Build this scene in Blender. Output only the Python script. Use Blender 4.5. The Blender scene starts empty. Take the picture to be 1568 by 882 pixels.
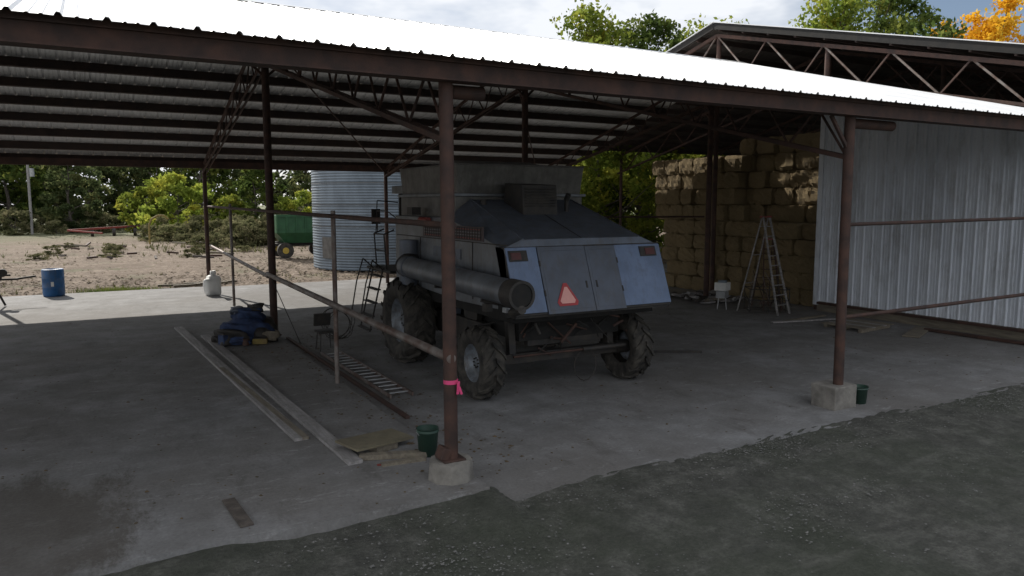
import bpy, math, random, bmesh
import numpy as np
from mathutils import Vector, Matrix, Euler
random.seed(7); np.random.seed(7)
S=bpy.context.scene
col=S.collection
# ---------------------------------------------------------------- materials
def nt(name):
    m=bpy.data.materials.new(name); m.use_nodes=True
    t=m.node_tree; b=t.nodes['Principled BSDF']
    return m,t,b
def L(t,a,b): t.links.new(a,b)
def noise(t,vec,scale,detail=4,rough=.6):
    n=t.nodes.new('ShaderNodeTexNoise'); n.inputs['Scale'].default_value=scale
    n.inputs['Detail'].default_value=detail; n.inputs['Roughness'].default_value=rough
    L(t,vec,n.inputs['Vector']); return n.outputs['Fac']
def ramp(t,fac,stops):
    r=t.nodes.new('ShaderNodeValToRGB'); e=r.color_ramp.elements
    while len(e)<len(stops): e.new(.5)
    for i,(p,c) in enumerate(stops):
        e[i].position=p
        e[i].color=(c,c,c,1) if isinstance(c,(int,float)) else (*c,1)
    L(t,fac,r.inputs[0]); return r.outputs[0]
def mix(t,fac,a,b,mode='MIX'):
    m=t.nodes.new('ShaderNodeMix'); m.data_type='RGBA'; m.blend_type=mode
    for s,v in ((0,fac),(6,a),(7,b)):
        if hasattr(v,'is_output'): L(t,v,m.inputs[s])
        elif s==0: m.inputs[0].default_value=v
        else: m.inputs[s].default_value=(*v,1)
    return m.outputs[2]
def coords(t,scale=(1,1,1),rot=(0,0,0)):
    c=t.nodes.new('ShaderNodeTexCoord'); mp=t.nodes.new('ShaderNodeMapping')
    mp.inputs['Scale'].default_value=scale; mp.inputs['Rotation'].default_value=rot
    L(t,c.outputs['Object'],mp.inputs['Vector']); return mp.outputs[0]
def bump(t,b,h,strength,dist=.02):
    n=t.nodes.new('ShaderNodeBump'); n.inputs['Strength'].default_value=strength
    n.inputs['Distance'].default_value=dist
    L(t,h,n.inputs['Height']); L(t,n.outputs[0],b.inputs['Normal'])
def mat(name,c1,c2=None,rough=.6,metal=0,scale=3,bmp=.15,bs=30,lo=.35,hi=.65,st=(1,1,1),dirt=None):
    m,t,b=nt(name); c2=c2 or tuple(x*.7 for x in c1)
    v=coords(t,st)
    n=noise(t,v,scale,3)
    c=ramp(t,n,[(lo,c1),(hi,c2)])
    if dirt:
        d=noise(t,coords(t,(1,1,.35)),scale*2.7,5,.75)
        c=mix(t,ramp(t,d,[(.48,0),(.70,.75)]),c,dirt)
    L(t,c,b.inputs['Base Color'])
    b.inputs['Roughness'].default_value=rough
    b.inputs['Metallic'].default_value=metal
    if bmp>=.1: bump(t,b,noise(t,v,bs,2),bmp,.01)
    return m
M={}
M['rust']=mat('rusty_steel',(.080,.040,.029),(.040,.024,.020),.75,.1,4,.3,60)
M['purlin']=mat('purlin_steel',(.055,.034,.028),(.036,.025,.022),.7,.1,3,.0)
M['pipe']=mat('weathered_pipe',(.22,.20,.185),(.10,.06,.045),.55,.4,3,.2,60)
M['roof']=mat('roof_metal',(.80,.81,.82),(.70,.71,.72),.34,.3,1.2,.0)
M['ceil']=mat('shed_underside_shade',(.10,.085,.075),(.06,.05,.045),.7,.1,2,0)  # dark colour paints in the shade under the hay shed roof
M['galv']=mat('galvanised',(.185,.225,.265),(.13,.16,.19),.55,.25,1.2,.0,st=(1,1,.3))
M['wall']=mat('white_wall_metal',(.70,.74,.80),(.58,.62,.68),.5,.1,.8,.0,st=(1,1,.25),dirt=(.40,.41,.42))
M['black']=mat('black_rubber',(.016,.015,.014),(.065,.058,.048),.85,0,6,.2,60)
M['void']=mat('underbody_shade_black',(.012,.012,.012),(.02,.018,.016),.9,0,6,0)  # near-black paints in shade below the combine and in the auger mouth
M['dark']=mat('dark_machine',(.028,.027,.027),(.05,.043,.036),.65,.2,6,.2,40)
M['silver']=mat('silver_paint',(.185,.20,.22),(.13,.14,.155),.45,.4,2,.0,dirt=(.11,.10,.09))
M['silverd']=mat('silver_paint_dusty',(.13,.148,.185),(.09,.105,.13),.5,.3,2.5,.0,dirt=(.10,.095,.09))
M['door']=mat('engine_door_paint',(.10,.115,.148),(.08,.09,.112),.5,.2,2.5,.0,dirt=(.09,.09,.095))
M['bluepan']=mat('pale_blue_panel',(.155,.21,.325),(.12,.165,.26),.5,.1,2.5,.0,dirt=(.11,.13,.18))
M['tank']=mat('tank_galv',(.165,.158,.148),(.105,.102,.095),.6,.35,3,.0,dirt=(.08,.072,.064))
M['red']=mat('red_lens',(.08,.015,.012),(.05,.01,.009),.3)
M['decal']=mat('dark_decal',(.05,.03,.035),(.035,.022,.025),.5,bmp=0)
M['redl']=mat('red_line',(.25,.04,.03),(.16,.03,.025),.5,bmp=0)
M['smv']=mat('smv_orange',(.80,.40,.35),(.72,.34,.30),.5,bmp=0)
M['smvr']=mat('smv_red',(.42,.03,.03),(.34,.025,.03),.4,bmp=0)
M['rim']=mat('wheel_rim',(.24,.27,.31),(.12,.13,.14),.5,.3,5,0,dirt=(.10,.08,.06))
M['glass']=mat('cab_glass',(.02,.025,.03),(.03,.03,.035),.08,bmp=0)
M['green']=mat('green_paint',(.03,.11,.045),(.02,.075,.03),.5,bmp=0)
M['bucket']=mat('green_bucket_plastic',(.03,.07,.05),(.02,.045,.035),.5)
M['yellow']=mat('yellow_paint',(.5,.36,.05),(.4,.28,.05),.5,bmp=0)
M['dyellow']=mat('dull_yellow',(.25,.19,.05),(.18,.13,.05),.7,bmp=0)
M['blue']=mat('blue_plastic',(.02,.12,.32),(.015,.085,.22),.45,bmp=0,dirt=(.06,.08,.12))
M['white']=mat('white_plastic',(.74,.74,.72),(.6,.6,.58),.55)
M['wood']=mat('weathered_wood',(.23,.20,.15),(.14,.12,.095),.85,0,3,.4,30,st=(6,.6,6))
M['plywood']=mat('plywood',(.20,.175,.115),(.14,.12,.08),.8,0,3,.2,30,dirt=(.10,.09,.07))
M['plank']=mat('grey_plank',(.35,.335,.33),(.21,.20,.195),.75,0,3,.3,30,st=(5,.4,5),dirt=(.16,.15,.14))
M['alum']=mat('aluminium',(.45,.46,.47),(.32,.33,.34),.5,.4,4,0)
M['blockc']=mat('footing_concrete',(.25,.235,.21),(.15,.14,.125),.9,0,5,.6,40)
M['pink']=mat('pink_ribbon',(.75,.08,.22),(.7,.06,.2),.6)
M['tarpb']=mat('dark_blue_cloth',(.03,.055,.13),(.02,.03,.07),.8,0,8,.3)
M['bark']=mat('bark',(.12,.10,.085),(.06,.05,.043),.9,0,8,.6,30)
M['litter']=mat('leaf_litter',(.13,.09,.05),(.07,.055,.035),.9,bmp=0)
M['stone']=mat('gravel_stone',(.19,.185,.175),(.09,.09,.085),.9,0,3,0)
M['rubble']=mat('rubble_stone',(.24,.18,.13),(.13,.10,.075),.9,0,3,0)
def hay():
    m,t,b=nt('straw_hay')
    a=noise(t,coords(t,(9,9,60)),3,4,.7); c=noise(t,coords(t),1.1,2); f=noise(t,coords(t,(30,30,30)),2,2)
    base=ramp(t,a,[(.3,(.19,.135,.065)),(.7,(.42,.32,.17))])
    base=mix(t,ramp(t,c,[(.35,0),(.7,.7)]),base,(.22,.165,.085))
    base=mix(t,.4,base,ramp(t,f,[(.3,.35),(.7,1.0)]),'MULTIPLY')
    L(t,base,b.inputs['Base Color'])
    b.inputs['Roughness'].default_value=.95; bump(t,b,mix(t,.5,a,f),1,.06); return m
M['hay']=hay()
M['strand']=mat('straw_strand',(.36,.27,.14),(.24,.18,.09),.9,bmp=0)
def leafm(name,c1,c2,c3,sc=.5,tf=.55):
    m,t,b=nt(name); v=coords(t)
    n=noise(t,v,sc,1)
    oi=t.nodes.new('ShaderNodeObjectInfo')
    c=ramp(t,n,[(.3,c1),(.5,c2),(.7,c3)])
    hs=t.nodes.new('ShaderNodeHueSaturation')
    mr=t.nodes.new('ShaderNodeMapRange'); mr.inputs[3].default_value=.7; mr.inputs[4].default_value=1.25
    L(t,oi.outputs['Random'],mr.inputs[0]); L(t,mr.outputs[0],hs.inputs['Value']); L(t,c,hs.inputs['Color'])
    df=t.nodes.new('ShaderNodeBsdfDiffuse'); L(t,hs.outputs[0],df.inputs['Color'])
    tr=t.nodes.new('ShaderNodeBsdfTranslucent'); L(t,hs.outputs[0],tr.inputs['Color'])
    mx=t.nodes.new('ShaderNodeMixShader'); mx.inputs[0].default_value=tf
    L(t,df.outputs[0],mx.inputs[1]); L(t,tr.outputs[0],mx.inputs[2])
    t.nodes.remove(b)
    L(t,mx.outputs[0],t.nodes['Material Output'].inputs[0]); return m
M['leaf']=leafm('leaf_green',(.045,.07,.02),(.095,.135,.035),(.19,.21,.05))
M['leafy']=leafm('leaf_yellowgreen',(.12,.17,.03),(.23,.28,.05),(.40,.38,.06))
M['leafo']=leafm('leaf_orange',(.55,.27,.02),(.72,.42,.03),(.70,.50,.06))
M['leafd']=leafm('leaf_dark',(.05,.068,.03),(.085,.11,.045),(.18,.18,.075))
M['brush']=leafm('brush_dry',(.085,.095,.045),(.16,.16,.08),(.27,.24,.14),1,.4)
def concrete():
    m,t,b=nt('concrete_slab'); v=coords(t)
    big=noise(t,v,.22,3,.6); mid=noise(t,v,1.1,6,.72); fine=noise(t,v,25,2,.7)
    base=ramp(t,mid,[(.28,(.14,.136,.132)),(.5,(.215,.213,.212)),(.74,(.32,.32,.325))])
    base=mix(t,ramp(t,big,[(.38,.6),(.58,0)]),base,(.15,.138,.125))
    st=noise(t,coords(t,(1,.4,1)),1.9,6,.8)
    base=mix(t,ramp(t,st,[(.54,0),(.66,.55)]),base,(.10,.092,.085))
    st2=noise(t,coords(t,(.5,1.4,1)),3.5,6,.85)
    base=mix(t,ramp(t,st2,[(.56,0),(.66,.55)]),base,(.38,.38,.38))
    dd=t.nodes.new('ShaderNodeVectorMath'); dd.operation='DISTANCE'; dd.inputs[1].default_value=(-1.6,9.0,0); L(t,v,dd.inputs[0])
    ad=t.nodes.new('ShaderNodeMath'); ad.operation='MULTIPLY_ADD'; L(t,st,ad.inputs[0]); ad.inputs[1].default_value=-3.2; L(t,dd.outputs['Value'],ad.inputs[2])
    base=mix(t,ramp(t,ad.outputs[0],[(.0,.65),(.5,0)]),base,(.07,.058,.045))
    base=mix(t,.3,base,ramp(t,fine,[(.3,.3),(.7,1.0)]),'MULTIPLY')
    L(t,base,b.inputs['Base Color']); b.inputs['Roughness'].default_value=.85
    bump(t,b,mix(t,.5,fine,mid),.4,.02); return m
M['conc']=concrete()
def ground():
    m,t,b=nt('dirt_ground'); v=coords(t)
    sp=t.nodes.new('ShaderNodeSeparateXYZ'); L(t,v,sp.inputs[0])
    mr=t.nodes.new('ShaderNodeMapRange'); mr.inputs[1].default_value=16; mr.inputs[2].default_value=30; L(t,sp.outputs[1],mr.inputs[0])
    n1=noise(t,v,.35,4,.65); n2=noise(t,v,2.2,7,.78); n3=noise(t,v,24,4,.8); n4=noise(t,coords(t,(.22,1,1),(0,0,.5)),.8,5,.75)
    front=ramp(t,n2,[(.32,(.05,.05,.042)),(.5,(.092,.092,.078)),(.68,(.19,.185,.165))])
    front=mix(t,ramp(t,n1,[(.42,0),(.60,.6)]),front,(.056,.066,.042))
    front=mix(t,ramp(t,n4,[(.56,0),(.64,.5)]),front,(.17,.165,.145))
    back=ramp(t,n2,[(.3,(.09,.06,.04)),(.5,(.20,.148,.105)),(.7,(.36,.29,.225))])
    back=mix(t,ramp(t,n4,[(.47,0),(.56,.85)]),back,(.13,.09,.058))
    back=mix(t,ramp(t,n4,[(.30,.7),(.40,0)]),back,(.38,.32,.265))
    back=mix(t,ramp(t,n1,[(.56,0),(.66,.6)]),back,(.10,.11,.045))
    c=mix(t,mr.outputs[0],front,back)
    c=mix(t,.6,c,ramp(t,n3,[(.25,.2),(.7,1.2)]),'MULTIPLY')
    mg=t.nodes.new('ShaderNodeMapRange'); mg.inputs[1].default_value=75; mg.inputs[2].default_value=100; L(t,sp.outputs[1],mg.inputs[0])
    c=mix(t,mg.outputs[0],c,(.12,.125,.06))
    L(t,c,b.inputs['Base Color']); b.inputs['Roughness'].default_value=.95
    bump(t,b,mix(t,.5,n2,n3),1,.07); return m
M['ground']=ground()
# ---------------------------------------------------------------- mesh builder
class MB:
    def __init__(s): s.v=[];s.f=[];s.m=[];s.sm=[];s.mats=[]
    def mi(s,k):
        if k not in s.mats: s.mats.append(k)
        return s.mats.index(k)
    def poly(s,vs,fs,k,smooth=False):
        o=len(s.v); s.v+= [tuple(p) for p in vs]; i=s.mi(k)
        for f in fs: s.f.append([o+a for a in f]); s.m.append(i); s.sm.append(smooth)
    def box(s,c,d,k,rot=None,jit=0):
        vs=[]
        R=Euler(rot).to_matrix() if rot else None
        for x in(-.5,.5):
            for y in(-.5,.5):
                for z in(-.5,.5):
                    p=Vector((x*d[0],y*d[1],z*d[2]))
                    if jit: p+=Vector([random.uniform(-jit,jit) for _ in range(3)])
                    if R: p=R@p
                    vs.append(p+Vector(c))
        s.poly(vs,[(0,1,3,2),(4,6,7,5),(0,4,5,1),(2,3,7,6),(0,2,6,4),(1,5,7,3)],k)
    def bb(s,a,b,k):
        s.box([(a[i]+b[i])/2 for i in range(3)],[abs(b[i]-a[i]) for i in range(3)],k)
    def beam(s,p,q,w,h,k,up=(0,0,1)):
        p=Vector(p);q=Vector(q);d=(q-p).normalized();u=Vector(up)
        r=d.cross(u)
        if r.length<.01: r=d.cross(Vector((1,0,0)))
        r.normalize(); u=r.cross(d)
        vs=[]
        for e in (p,q):
            for a,b in((-1,-1),(1,-1),(1,1),(-1,1)): vs.append(e+r*(a*w/2)+u*(b*h/2))
        s.poly(vs,[(0,3,2,1),(4,5,6,7),(0,1,5,4),(1,2,6,5),(2,3,7,6),(3,0,4,7)],k)
    def cyl(s,p,q,r,k,n=12,r2=None,caps=True):
        p=Vector(p);q=Vector(q);d=(q-p).normalized();r2=r if r2 is None else r2
        a=d.cross(Vector((0,0,1)))
        if a.length<.01:a=d.cross(Vector((1,0,0)))
        a.normalize();b=d.cross(a)
        vs=[p+(a*math.cos(2*math.pi*i/n)+b*math.sin(2*math.pi*i/n))*r for i in range(n)]
        vs+=[q+(a*math.cos(2*math.pi*i/n)+b*math.sin(2*math.pi*i/n))*r2 for i in range(n)]
        s.poly(vs,[(i,(i+1)%n,n+(i+1)%n,n+i) for i in range(n)],k,True)
        if caps:
            s.poly(vs[:n],[list(range(n))[::-1]],k); s.poly(vs[n:],[list(range(n))],k)
    def tube(s,pts,r,k,n=8):
        for a,b in zip(pts[:-1],pts[1:]): s.cyl(a,b,r,k,n)
    def prism(s,pts,x0,x1,k):
        n=len(pts); vs=[(x0,y,z) for y,z in pts]+[(x1,y,z) for y,z in pts]
        s.poly(vs,[list(range(n))[::-1],list(range(n,2*n))]+[(i,(i+1)%n,n+(i+1)%n,n+i) for i in range(n)],k)
    def sheet(s,o,u,v,ul,vl,nrm,k,P=.38,h=.032,vseg=1,jit=0):
        o=Vector(o);u=Vector(u).normalized();v=Vector(v).normalized();nrm=Vector(nrm).normalized()
        prof=[];x=0
        while x<ul:
            for dx,dz in((0,0),(.022,h),(.05,h),(.072,0),(P*.42,0),(P*.45,h*.3),(P*.49,h*.3),(P*.52,0),(P*.70,0),(P*.73,h*.3),(P*.77,h*.3),(P*.80,0)):
                if x+dx<=ul: prof.append((x+dx,dz))
            x+=P
        prof.append((ul,0))
        n=len(prof); vs=[]
        vf=vl if callable(vl) else (lambda a:vl)
        for j in range(vseg+1):
            for a,z in prof: vs.append(o+u*a+v*(vf(a)*j/vseg)+nrm*(z+(random.uniform(-jit,jit) if jit else 0)))
        s.poly(vs,[(j*n+i,j*n+i+1,(j+1)*n+i+1,(j+1)*n+i) for j in range(vseg) for i in range(n-1)],k)
    def obj(s,name,parent=None,bev=0):
        me=bpy.data.meshes.new(name); me.from_pydata(s.v,[],s.f)
        for k in s.mats: me.materials.append(M[k])
        me.polygons.foreach_set('material_index',s.m); me.polygons.foreach_set('use_smooth',s.sm); me.update()
        o=bpy.data.objects.new(name,me); col.objects.link(o)
        if bev:
            b=o.modifiers.new('b','BEVEL'); b.width=bev; b.segments=2; b.limit_method='ANGLE'; b.angle_limit=math.radians(50)
        if parent: 
            o.parent=parent; o.matrix_parent_inverse=Matrix.Translation(-Vector(parent.location))
        return o
def empty(name,loc=(0,0,0)):
    e=bpy.data.objects.new(name,None); e.location=loc; e.empty_display_size=.3; col.objects.link(e); return e
# ---------------------------------------------------------------- ground + slabs
xs=sorted(set([round(x,3) for x in list(np.linspace(-4,22,190))+list(np.linspace(-60,-5,30))+list(np.linspace(23,100,36))+[-700,-400,-200,-100,150,250,450,800]]))
ys=sorted(set([round(y,3) for y in list(np.linspace(0,6.8,36))+list(np.linspace(6.9,8.3,24))+list(np.linspace(8.6,60,55))+list(np.linspace(62,140,30))+[-300,-100,-30,-10,-4,-2,-1,180,250,400,900]]))
gm=MB(); vs=[]
def ss(a,b,x): q=max(0,min(1,(x-a)/(b-a))); return q*q*(3-2*q)
def gh(x,y):
    z=-.07+.018*math.sin(x*1.7+y*.9)+.014*math.sin(x*3.9-y*2.7)+random.uniform(-.012,.012)
    if x>4.3 and 5<y<8.3:
        k=ss(5.2,7.2,y)*ss(4.3,5.0,x)*(1-ss(7.62+.06*math.sin(x*.8)+.04*math.sin(x*2.3),7.85,y))
        z=z*(1-k)+k*(.002+.006*math.sin(x*1.3)+random.uniform(-.016,.014))
    elif x<=4.2 and 6.4<y<7.9:
        k=ss(6.4,7.6,y)*(1-ss(7.8,8.2,y)); z+=k*(.06+.02*math.sin(x*2.1))
    if y>36: z+=.10*math.sin(x*.21+1)*math.sin(y*.17)+random.uniform(-.04,.04)
    return z
for y in ys:
    for x in xs: vs.append((x,y,gh(x,y)))
n=len(xs)
gm.poly(vs,[(j*n+i,j*n+i+1,(j+1)*n+i+1,(j+1)*n+i) for j in range(len(ys)-1) for i in range(n-1)],'ground',True)
gm.obj('ground')
def slab(name,x0,x1,y0,y1,z):
    mb=MB(); top=[]
    x=x0; o=0
    while x<x1:
        o=o*.8+random.uniform(-.018,.018); top.append((x,y0+o,z)); x+=random.uniform(.06,.25)
    top.append((x1,y0,z)); top.append((x1,y1,z)); top.append((x0,y1,z))
    m=len(top); bot=[(a,b+(-.02 if i<m-2 else 0),-.2) for i,(a,b,c) in enumerate(top)]
    mb.poly(top+bot,[list(range(m))]+[(i,m+i,m+(i+1)%m,(i+1)%m) for i in range(m)],'conc')
    return mb.obj(name)
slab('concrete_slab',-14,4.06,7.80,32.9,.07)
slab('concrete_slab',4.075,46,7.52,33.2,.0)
def gravel(name,n,fn,rmin,rmax,k):
    mb=MB()
    for _ in range(n):
        x,y,z=fn(); r=random.uniform(rmin,rmax)*random.choice((.6,.8,1,1,1.5)); a=random.random()*6
        vs=[]
        for i in range(4):
            q=r*random.uniform(.6,1.3); vs.append((x+q*math.cos(a+i*1.57),y+q*math.sin(a+i*1.57),z+random.uniform(-.1,.2)*r))
        vs.append((x,y,z+r*random.uniform(.3,.6)))
        mb.poly(vs,[(0,1,4),(1,2,4),(2,3,4),(3,0,4)],k)
    return mb.obj(name)
def gf():
    while True:
        x=random.uniform(0,18); y=7.6-abs(random.gauss(0,1.5))
        if y>2.5 and random.random()<.2+.5*(math.sin(x*.9+1)+math.sin(x*2.3+y)+math.sin(y*3+x*.4)>0.7):
            zz=-.055
            if x>4.9 and y>6.6: zz=.005
            elif y>7.1: zz=.0
            return x,y,zz
gravel('gravel',9000,gf,.006,.017,'stone')
def lf():
    x=random.uniform(-4,20);y=random.uniform(7.9,25)
    return x,y,(.073 if x<4.05 else .003)
gravel('leaf_litter',1500,lf,.008,.026,'litter')
def cf():
    x=random.gauss(4.3,.5);y=random.uniform(8.2,20)
    return x,y,(.073 if x<4.05 else .003)
gravel('leaf_litter',500,cf,.01,.035,'litter')
def bf(): return random.uniform(-12,14),33.2+abs(random.gauss(0,12)),-.03
gravel('rubble',2500,bf,.03,.09,'rubble')
gravel('leaf_litter',4500,bf,.03,.10,'litter')
# ---------------------------------------------------------------- main pole barn
X0,X1=-11.2,20.5; SL=.272; YE=7.9; ZE=5.13; YR=19.84; ZR=ZE+SL*(YR-YE); YB=31.8
def roofz(y): return ZE+SL*(y-YE) if y<=YR else ZR-SL*(y-YR)
barn=empty('open_pole_barn',(4,20,0))
mb=MB()
ln=math.hypot(YR-YE,ZR-ZE)
mb.sheet((X0,YE,ZE),(1,0,0),(0,YR-YE,ZR-ZE),X1-X0,ln,(0,-SL,1),'roof',vseg=8,jit=.002)
mb.sheet((X0,YR,ZR),(1,0,0),(0,YB-YR,-SL*(YB-YR)),X1-X0,math.hypot(YB-YR,SL*(YB-YR)),(0,SL,1),'roof',vseg=8,jit=.002)
mb.prism([(YR-.22,ZR-.02),(YR,ZR+.06),(YR+.22,ZR-.02),(YR,ZR+.045)],X0,X1,'roof')
mb.obj('roof_sheets',barn)
mb=MB()
y=YE+.75
while y<YB-.2:
    if abs(y-YR)>.3:
        z=roofz(y)-.135
        sl=SL if y<YR else -SL
        mb.beam((X0+.05,y,z),(X1-.03,y,z),.08,.25,'purlin',up=(0,-sl,1))
    y+=1.27
mb.beam((X0,YR,ZR-.2),(X1-.03,YR,ZR-.2),.15,.25,'purlin')
mb.obj('purlins',barn)
mb=MB()
mb.bb((X0,8.1,4.90),(X1,8.30,5.165),'rust')
mb.bb((X0,8.06,5.10),(X1,8.098,5.17),'rust')
mb.bb((X0,8.07,4.90),(X1,8.098,4.92),'rust')
mb.bb((X0,31.1,4.80),(X1,31.3,5.05),'rust')
mb.obj('eave_beams',barn)
mb=MB(); fm=MB()
FX=[-11,-3.5,3.78,11.08,18.75]
for i,fx in enumerate(FX):
    mx=fx+(.22,.22,.25,.48,.3)[i]
    r=.085
    zb=.07 if fx<4 else 0
    mb.cyl((fx,8.3,.3),(fx-.03,8.3,4.91),r,'rust',16)
    mb.cyl((mx,YR,zb),(mx,YR,ZR-.3),.095,'rust',14)
    mb.cyl((fx+.15,31.2,zb),(fx+.15,31.2,4.8),.08,'rust',14)
    mb.box((mx,YR,zb+.015),(.3,.3,.03),'rust')
    lnx=.42 if fx<8 else 1.15
    mb.cyl((fx+.1,8.42,4.82),(fx+.1+lnx,8.42,4.82),.085,'rust',14)
    tm=mb
    halves=(0,1) if i<4 else (1,)
    if 0 in halves:
        tm.beam((fx,8.35,4.95),(mx,YR,ZR-.38),.07,.09,'rust')
    tm.beam((mx,YR,ZR-.38),(fx+.15,31.15,4.95),.07,.09,'rust')
    for dx in(-.07,.07):
        if 0 in halves: tm.beam((fx+dx,8.35,4.25),(mx+dx,YR,6.95),.035,.07,'rust')
        tm.beam((mx+dx,YR,6.95),(fx+.15+dx,31.15,4.62),.035,.07,'rust')
    N=9
    for half in halves:
        for j in range(N):
            a=j/N;b=(j+.5)/N;c=(j+1)/N
            if half==0:
                T=lambda q:(fx+(mx-fx)*q,8.35+(YR-8.35)*q,4.95+(ZR-.38-4.95)*q); B=lambda q:(fx+(mx-fx)*q,8.35+(YR-8.35)*q,4.25+2.7*q)
            else:
                T=lambda q:(mx+(fx+.15-mx)*q,YR+(31.15-YR)*q,ZR-.38+(4.95-ZR+.38)*q); B=lambda q:(mx+(fx+.15-mx)*q,YR+(31.15-YR)*q,6.95-2.33*q)
            tm.cyl(B(a),T(b),.022,'rust',6); tm.cyl(T(b),B(c),.022,'rust',6)
    if fx>8: mb.beam((fx,8.3,4.3),(fx-.5,8.3,4.9),.05,.05,'rust')
    mb.beam((mx,YR,6.6),(mx+1.6,YR,ZR-.3),.06,.06,'rust'); mb.beam((mx,YR,6.6),(mx-1.6,YR,ZR-.3),.06,.06,'rust')
    if i==2:
        fm.cyl((fx,8.32,-.1),(fx,8.32,.31),.31,'blockc',9,r2=.27)
        fm.box((fx,8.32,.32),(.3,.3,.03),'rust')
        fm.box((fx-.1,8.32,.40),(.12,.2,.16),'rust',(0,.4,0))
    else:
        fm.box((fx-.02,8.36,.18),(.54,.5,.42),'blockc',jit=.015)
mb.obj('posts_and_trusses',barn)
mb=MB()
for a in range(1,4):
    if a>1: mb.cyl((FX[a]+.2,YR+.3,ZR-.55),(FX[a+1],31,4.8),.025,'rust',8)
    mb.beam((FX[a]+.3,YR,6.9),(FX[a+1]+.3,YR,6.9),.05,.06,'rust')
    for j in range(8):
        xa=FX[a]+.3+(FX[a+1]-FX[a])*j/8; dxx=(FX[a+1]-FX[a])/16
        mb.cyl((xa,YR,6.9),(xa+dxx,YR,ZR-.32),.016,'rust',6); mb.cyl((xa+dxx,YR,ZR-.32),(xa+2*dxx,YR,6.9),.016,'rust',6)
mb.obj('bracing',barn)
fm.obj('footings',barn,bev=.015)
# railing
mb=MB()
mb.cyl((3.84,8.3,3.22),(3.98,31.2,3.35),.04,'rust',12)
mb.cyl((3.76,8.22,1.60),(3.93,20.0,1.66),.058,'pipe',14)
mb.cyl((3.90,19.7,1.62),(4.02,31.2,1.84),.05,'pipe',14)
mb.cyl((3.96,13.9,.07),(3.96,13.9,3.35),.045,'pipe',12)
mb.cyl((4.05,26.2,.07),(4.05,26.2,3.45),.045,'pipe',12)
mb.cyl((3.98,19.8,1.6),(4.3,18.2,.1),.012,'dark',6)
mb.cyl((11.1,8.3,3.13),(18.75,8.3,3.2),.032,'rust',12)
mb.cyl((11.1,8.3,1.55),(18.75,8.3,1.62),.036,'rust',12)
mb.cyl((18.9,19.9,3.0),(11.4,19.9,3.05),.03,'rust',8)
mb.obj('pipe_railing')
mb=MB()
mb.cyl((3.78,8.3,1.28),(3.78,8.3,1.33),.093,'pink',14); mb.box((3.83,8.19,1.24),(.035,.012,.16),'pink',(0,.1,.3)); mb.box((3.86,8.19,1.20),(.03,.012,.10),'pink',(0,-.35,.1))
mb.obj('pink_ribbon')
# ---------------------------------------------------------------- hay shed
shed=empty('hay_shed',(30,21,0))
PX=20.62; PY=21.3; PZ=10.05; SS=.25; SX1=78; SY0=7.0; SY1=35.6
def sz(y): return PZ-SS*abs(y-PY)
mb=MB()
for zo,k in((0,'roof'),(-.012,'ceil')):  # second sheet is a dark copy with the underside shade in its colour
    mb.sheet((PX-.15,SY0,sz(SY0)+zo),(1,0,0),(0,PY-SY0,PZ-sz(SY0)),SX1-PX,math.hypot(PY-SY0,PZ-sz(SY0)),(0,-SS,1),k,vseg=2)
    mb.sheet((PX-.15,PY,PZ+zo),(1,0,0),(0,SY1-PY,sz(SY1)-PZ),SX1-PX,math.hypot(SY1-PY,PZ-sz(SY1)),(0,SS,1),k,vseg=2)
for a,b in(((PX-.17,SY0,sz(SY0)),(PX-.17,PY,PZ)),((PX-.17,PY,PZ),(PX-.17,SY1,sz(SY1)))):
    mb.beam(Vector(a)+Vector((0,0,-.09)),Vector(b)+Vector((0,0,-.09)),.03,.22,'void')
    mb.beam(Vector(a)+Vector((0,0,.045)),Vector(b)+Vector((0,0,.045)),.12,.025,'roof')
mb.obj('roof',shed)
mb=MB()
y=SY0+.3
while y<SY1:
    mb.beam((PX-.1,y,sz(y)-.15),(SX1,y,sz(y)-.15),.07,.2,'purlin'); y+=1.15
fi=0
fx=PX+.02
while fx<SX1:
    for s0,s1 in((SY0+.2,PY),(SY1-.2,PY)):
        A=Vector((fx,s0,sz(s0)-.42));B=Vector((fx,s1,sz(s1)-.42))
        A2=A+Vector((0,0,-.95));B2=B+Vector((0,0,-1.15))
        mb.beam(A,B,.09,.12,'rust'); mb.beam(A2,B2,.08,.09,'rust')
        for j in range(6):
            k='pipe' if fi==0 else 'rust'
            mb.beam(A.lerp(B,j/6),A2.lerp(B2,(j+.35)/6),.04,.05,'rust'); mb.beam(A2.lerp(B2,(j+.35)/6),A.lerp(B,(j+1)/6),.045,.055,k)
    for yy in (16.5,PY,SY1-.4):
        mb.cyl((fx+.1,yy,0),(fx+.1,yy,sz(yy)-.4),.09,'rust',12)
    mb.cyl((fx+.1,SY0+.4,0),(fx+.1,SY0+.4,sz(SY0)-.4),.09,'rust',12)
    fx+=6.2; fi+=1
mb.obj('frame',shed)
mb=MB()
mb.sheet((PX-.12,16.25,.32),(0,-1,0),(0,0,1),16.25-8.0,lambda a:min(6.6,roofz(16.25-a)-.36),(-1,0,0),'wall',P=.30,h=.04,vseg=3,jit=.003)
mb.bb((PX-.17,16.25,.2),(PX-.04,16.42,6.6),'wall')
mb.bb((PX-.11,7.6,.0),(PX-.02,16.3,.36),'wood')
mb.bb((PX-.26,7.6,.24),(PX-.17,16.2,.31),'rust')
mb.bb((SX1-.4,SY0,0),(SX1-.3,SY1,9.0),'ceil')  # added end wall, coloured dark to keep the shed interior shaded
mb.obj('metal_wall',shed)
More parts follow.
